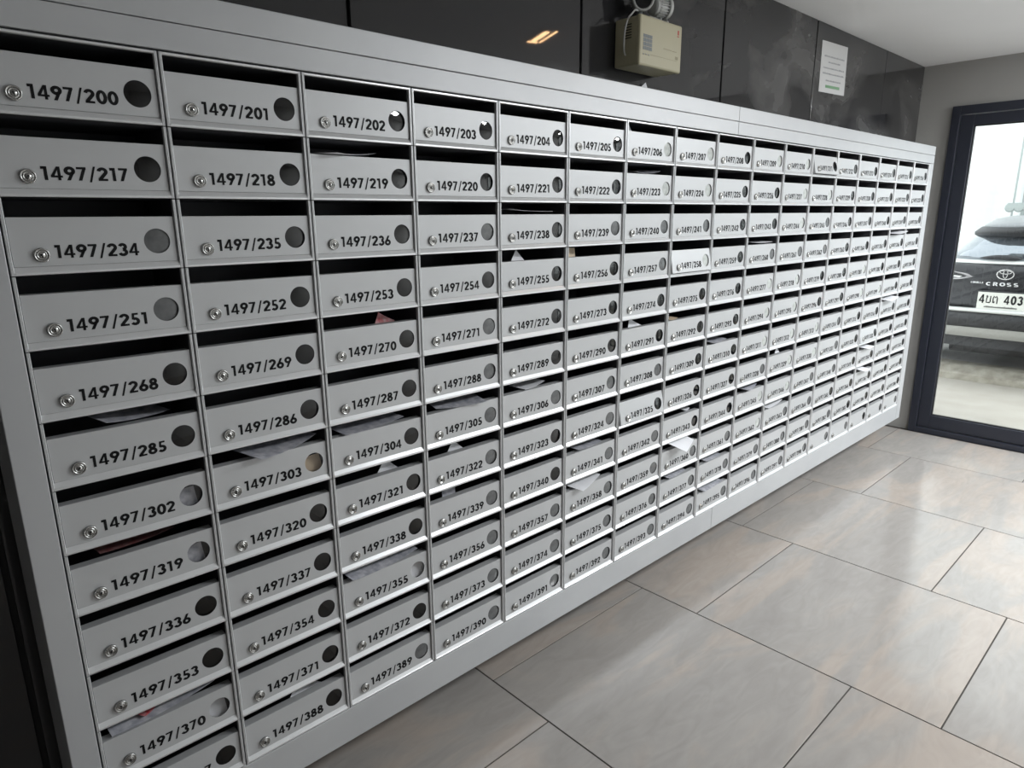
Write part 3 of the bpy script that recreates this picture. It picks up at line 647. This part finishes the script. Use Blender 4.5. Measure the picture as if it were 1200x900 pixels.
# ------------------------------------------------------------------ the parked car, tail towards the door
CARP = mat('dark_grey_car_paint', (.018, .019, .022), .30, .3, .5)
CGLASS = mat('car_glass', (.22, .25, .28), .06, .75, 1.0, coat=1.0)
CPLAS = mat('black_car_plastic', (.022, .023, .026), .5)
SKID = mat('silver_skid', (.55, .56, .55), .45, .3)
LENSM = mat('tail_lamp_lens', (.30, .29, .30), .15, coat=1.0)
TYRE = mat('tyre', (.02, .02, .02), .8)
def car():
    XR, YC, GZ = 6.62, -.035, .105
    t = empty('car', (XR + 2, YC, GZ)); tag(t, 'dark grey compact SUV parked tail-first outside the glass door', 'car')
    # horizontal contours: z, rear x, front x, half width
    def contour(z, xr, xf, hw, ex=5.5, n=36):
        pts = []; cx = (xr + xf) / 2; a = (xf - xr) / 2
        for k in range(n * 2):
            th = 2 * PI * k / (n * 2); c, s = math.cos(th), math.sin(th)
            px = abs(c) ** (2 / ex) * (1 if c > 0 else -1) * a; py = abs(s) ** (2 / ex) * (1 if s > 0 else -1) * hw
            pts.append((cx + px - XR - 2, py, z - GZ))
        return pts
    def loft(cs, name, m, cap=(False, False), smooth=True):
        b = MB(); n = len(contour(*cs[0])); vs = []
        for c in cs: vs += contour(*c)
        fs = [(i * n + k, i * n + (k + 1) % n, (i + 1) * n + (k + 1) % n, (i + 1) * n + k) for i in range(len(cs) - 1) for k in range(n)]
        if cap[0]: fs.append(list(range(n))[::-1])
        if cap[1]: fs.append([(len(cs) - 1) * n + k for k in range(n)])
        b.add(vs, fs, 0, smooth); return b.build(name, m, t)
    xr = XR
    loft([(.395, xr + .14, xr + 3.95, .74), (.40, xr + .03, xr + 4.06, .80), (.49, xr - .03, xr + 4.12, .83)], 'skid_plate', SKID, (True, False))
    loft([(.49, xr - .02, xr + 4.10, .83), (.50, xr - .06, xr + 4.14, .855), (.60, xr - .075, xr + 4.15, .87), (.625, xr - .06, xr + 4.15, .87)], 'bumper', CPLAS, (True, False))
    loft([(.622, xr - .05, xr + 4.14, .865), (.628, xr - .085, xr + 4.15, .875), (.648, xr - .085, xr + 4.15, .875), (.656, xr - .03, xr + 4.13, .87)], 'bumper_edge', SKID, (True, False))
    loft([(.650, xr - .01, xr + 4.12, .865), (.70, xr + .015, xr + 4.11, .87), (.80, xr + .015, xr + 4.09, .875), (.88, xr + .0, xr + 4.02, .875), (.955, xr - .005, xr + 3.95, .865), (1.0, xr + .02, xr + 3.7, .85), (1.025, xr + .06, xr + 3.4, .82)], 'body', CARP, (True, True))
    loft([(1.022, xr + .055, xr + 3.35, .74, 4.5), (1.030, xr + .055, xr + 3.33, .74, 4.5), (1.050, xr + .075, xr + 3.30, .66, 4)], 'waist_trim', SKID, (True, True))
    loft([(1.045, xr + .09, xr + 3.2, .62, 3.4), (1.13, xr + .14, xr + 3.0, .57, 3.1), (1.225, xr + .21, xr + 2.75, .50, 2.8), (1.262, xr + .24, xr + 2.65, .46, 2.7)], 'rear_window', CGLASS, (True, True))
    loft([(1.243, xr + .21, xr + 2.7, .47, 2.7), (1.275, xr + .13, xr + 2.6, .45, 2.7), (1.318, xr + .14, xr + 2.6, .40, 2.6)], 'spoiler', CPLAS, (True, True))
    loft([(1.316, xr + .16, xr + 2.6, .39, 2.6), (1.345, xr + .20, xr + 2.5, .37, 2.5), (1.385, xr + .40, xr + 2.3, .33, 2.4), (1.41, xr + .8, xr + 2.1, .26, 2.4), (1.415, xr + 1.1, xr + 1.9, .16, 2.4)], 'roof', mat('roof_sky_tone', (.20, .21, .22), .3, .3), (True, True))  # roof lighter than the body, sky reflection put into its colour
    def L(x, y, z): return (x - XR - 2, y, z - GZ)
    # wiper on the rear window
    b = MB(); pts = []
    for k in range(11):
        a = k / 10; pts.append((xr + .085 - .012 * math.sin(PI * a), .215 - .29 * a, 1.068 + .010 * math.sin(PI * a)))
    vs = []; rr_ = [.004, .010, .014, .017, .019, .020, .021, .021, .020, .016, .006]
    for p, q in zip(pts, rr_):
        for k in range(10):
            a = 2 * PI * k / 10; vs.append(L(p[0] + q * .7 * math.cos(a), p[1], p[2] + q * math.sin(a)))
    b.add(vs, [(i * 10 + k, i * 10 + (k + 1) % 10, (i + 1) * 10 + (k + 1) % 10, (i + 1) * 10 + k) for i in range(10) for k in range(10)] + [list(range(10)), [100 + k for k in range(10)]], 0, True)
    b.build('rear_wiper', CPLAS, t)
    # tail lamps
    for s in (1, -1):
        b = MB(); outl = [(.22, .915), (.27, .940), (.42, .965), (.70, .975), (.84, .965), (.86, .91), (.80, .88), (.50, .880), (.32, .890)]
        b.prism([(s * p[0], p[1]) for p in outl], 0, 'x', xr - .018, xr + .10)
        for i, v in enumerate(b.v):
            dx = .22 * max(0, abs(v[1]) - .45) ** 1.6 / .25
            b.v[i] = L(v[0] + dx, v[1], v[2])
        tl = b.build('tail_lamp', LENSM, t)
        b = MB(); b.prism([(s * p[0], p[1]) for p in ((.30, .918), (.80, .932), (.80, .922), (.32, .905))], 0, 'x', xr - .021, xr - .017)
        for i, v in enumerate(b.v):
            dx = .22 * max(0, abs(v[1]) - .45) ** 1.6 / .25
            b.v[i] = L(v[0] + dx, v[1], v[2])
        b.build('light_strip', SKID, tl)
    # emblem of three ellipses
    b = MB()
    def ell(rx_, rz, cz, wv=.0055):
        for pl in ribbon(arc(0, cz, rx_, rz, 0, 360, 28)[:-1], wv, True):
            b.prism([( -p[0], p[1]) for p in pl], 0, 'x', -.006, 0)
    ell(.058, .040, 0, .008); ell(.040, .014, .018); ell(.015, .034, .004)
    for i, v in enumerate(b.v): b.v[i] = L(xr - .008 + v[0], v[1], .945 + v[2])
    b.build('emblem', mat('chrome_emblem', (.8, .8, .8), .2, .8), t)
    # tailgate lettering
    LET = {'C': ribbon(arc(.35, .5, .27, .38, 50, 310, 12), .2), 'O': ringp(.38, .5, .28, .40), 'L': [[(.05, 0), (.25, 0), (.25, 1), (.05, 1)], [(.05, 0), (.6, 0), (.6, .2), (.05, .2)]],
           'R': [[(.05, 0), (.24, 0), (.24, 1), (.05, 1)], [(.3, .45), (.5, .45), (.68, 0), (.46, 0)]] + ribbon([(.15, .9), (.42, .9), (.53, .8), (.53, .6), (.42, .5), (.15, .5)], .19),
           'A': [[(0, 0), (.2, 0), (.45, 1), (.28, 1)], [(.53, 0), (.74, 0), (.46, 1), (.28, 1)], [(.15, .22), (.6, .22), (.56, .38), (.2, .38)]],
           'S': ribbon(arc(.35, .72, .22, .19, 40, 250, 9) + arc(.35, .28, .24, .19, 90, -140, 10), .19)}
    def letters(txt, y0, z0, hh, ww, xx, name, m, gl=LET, adv=.9):
        b = MB(); q = 0
        for ch in txt:
            if ch != ' ':
                for pl in gl[ch]: b.prism([(y0 - (q + p[0]) * ww, z0 + p[1] * hh) for p in pl], 0, 'x', xx - .003, xx)
            q += adv
        for i, v in enumerate(b.v): b.v[i] = L(*v)
        return b.build(name, m, t)
    CHR = mat('lettering_chrome', (.75, .75, .76), .3, .5)
    letters('COROLLA', .235, .862, .016, .0145, xr - .002, 'lettering', CHR)
    letters('CROSS', .125, .848, .030, .052, xr - .002, 'lettering', CHR)
    # registration plate
    b = MB(); b.bbox(xr - .022 - XR - 2, xr - .004 - XR - 2, -.195, .185, .630 - GZ, .808 - GZ, .004); fr = b.build('plate_frame', CPLAS, t)
    b = MB(); b.bbox(xr - .026 - XR - 2, xr - .022 - XR - 2, -.175, .165, .650 - GZ, .795 - GZ, .002); npl = b.build('number_plate', mat('plate_white', (.62, .62, .58), .5), fr)
    TH = {'k': ribbon([(.05, .75), (.15, .88), (.24, .75), (.12, .6), (.12, .1), (.52, .1), (.58, .2), (.58, .85)], .13),                         # kho
          't': ribbon([(.30, .25), (.22, .10), (.12, .12), (.10, .6), (.18, .85), (.33, .68), (.48, .85), (.60, .65), (.60, .0)], .13)}
    ch = dict(GL); TB = {k: v[0] for k, v in GL.items()}; TB.update(TH)
    b = MB(); q = 0; zz = .703; ww = .058; hh = .072
    for c_, ad in (('4', .80), ('k', .80), ('t', .85), (' ', .55), ('4', .80), ('0', .80), ('3', .80), ('1', .5)):
        if c_ != ' ':
            for pl in TB[c_]: b.prism([(.152 - (q + p[0]) * ww, zz + p[1] * hh) for p in pl], 0, 'x', xr - .0275, xr - .0258)
        q += ad
    x = .11
    while x > -.12: b.box(xr - .0275, xr - .0258, x - .007, x, .668, .668 + rr.uniform(.009, .015)); x -= .011
    for i, v in enumerate(b.v): b.v[i] = L(*v)
    b.v = b.v; o = b.build('plate_print', INK, fr)
    b = MB()
    for (px, s) in ((xr + .78, 1), (xr + .78, -1), (xr + 3.3, 1), (xr + 3.3, -1)):
        w_ = MB(); w_.lathe([(.20, -.11), (.30, -.10), (.335, -.08), (.34, 0), (.335, .08), (.30, .10), (.20, .11)], L(px, s * .70, GZ + .345), (0, 1, 0), 36, 0, True)
        wh = w_.build('wheel', TYRE, t)
        w_ = MB(); w_.lathe([(.20, .10), (.19, .06), (.06, .07), (.05, .10), (.001, .10)], L(px, s * .70, GZ + .345), (0, s, 0), 24); w_.build('rim', CHROME, wh)
    b = MB(); b.box(-1.9, 1.7, -.60, .60, .20, .32); b.tube([(-1.72, .38, .17), (-1.72, -.3, .17)], .05); b.build('underbody', CPLAS, t)
car()
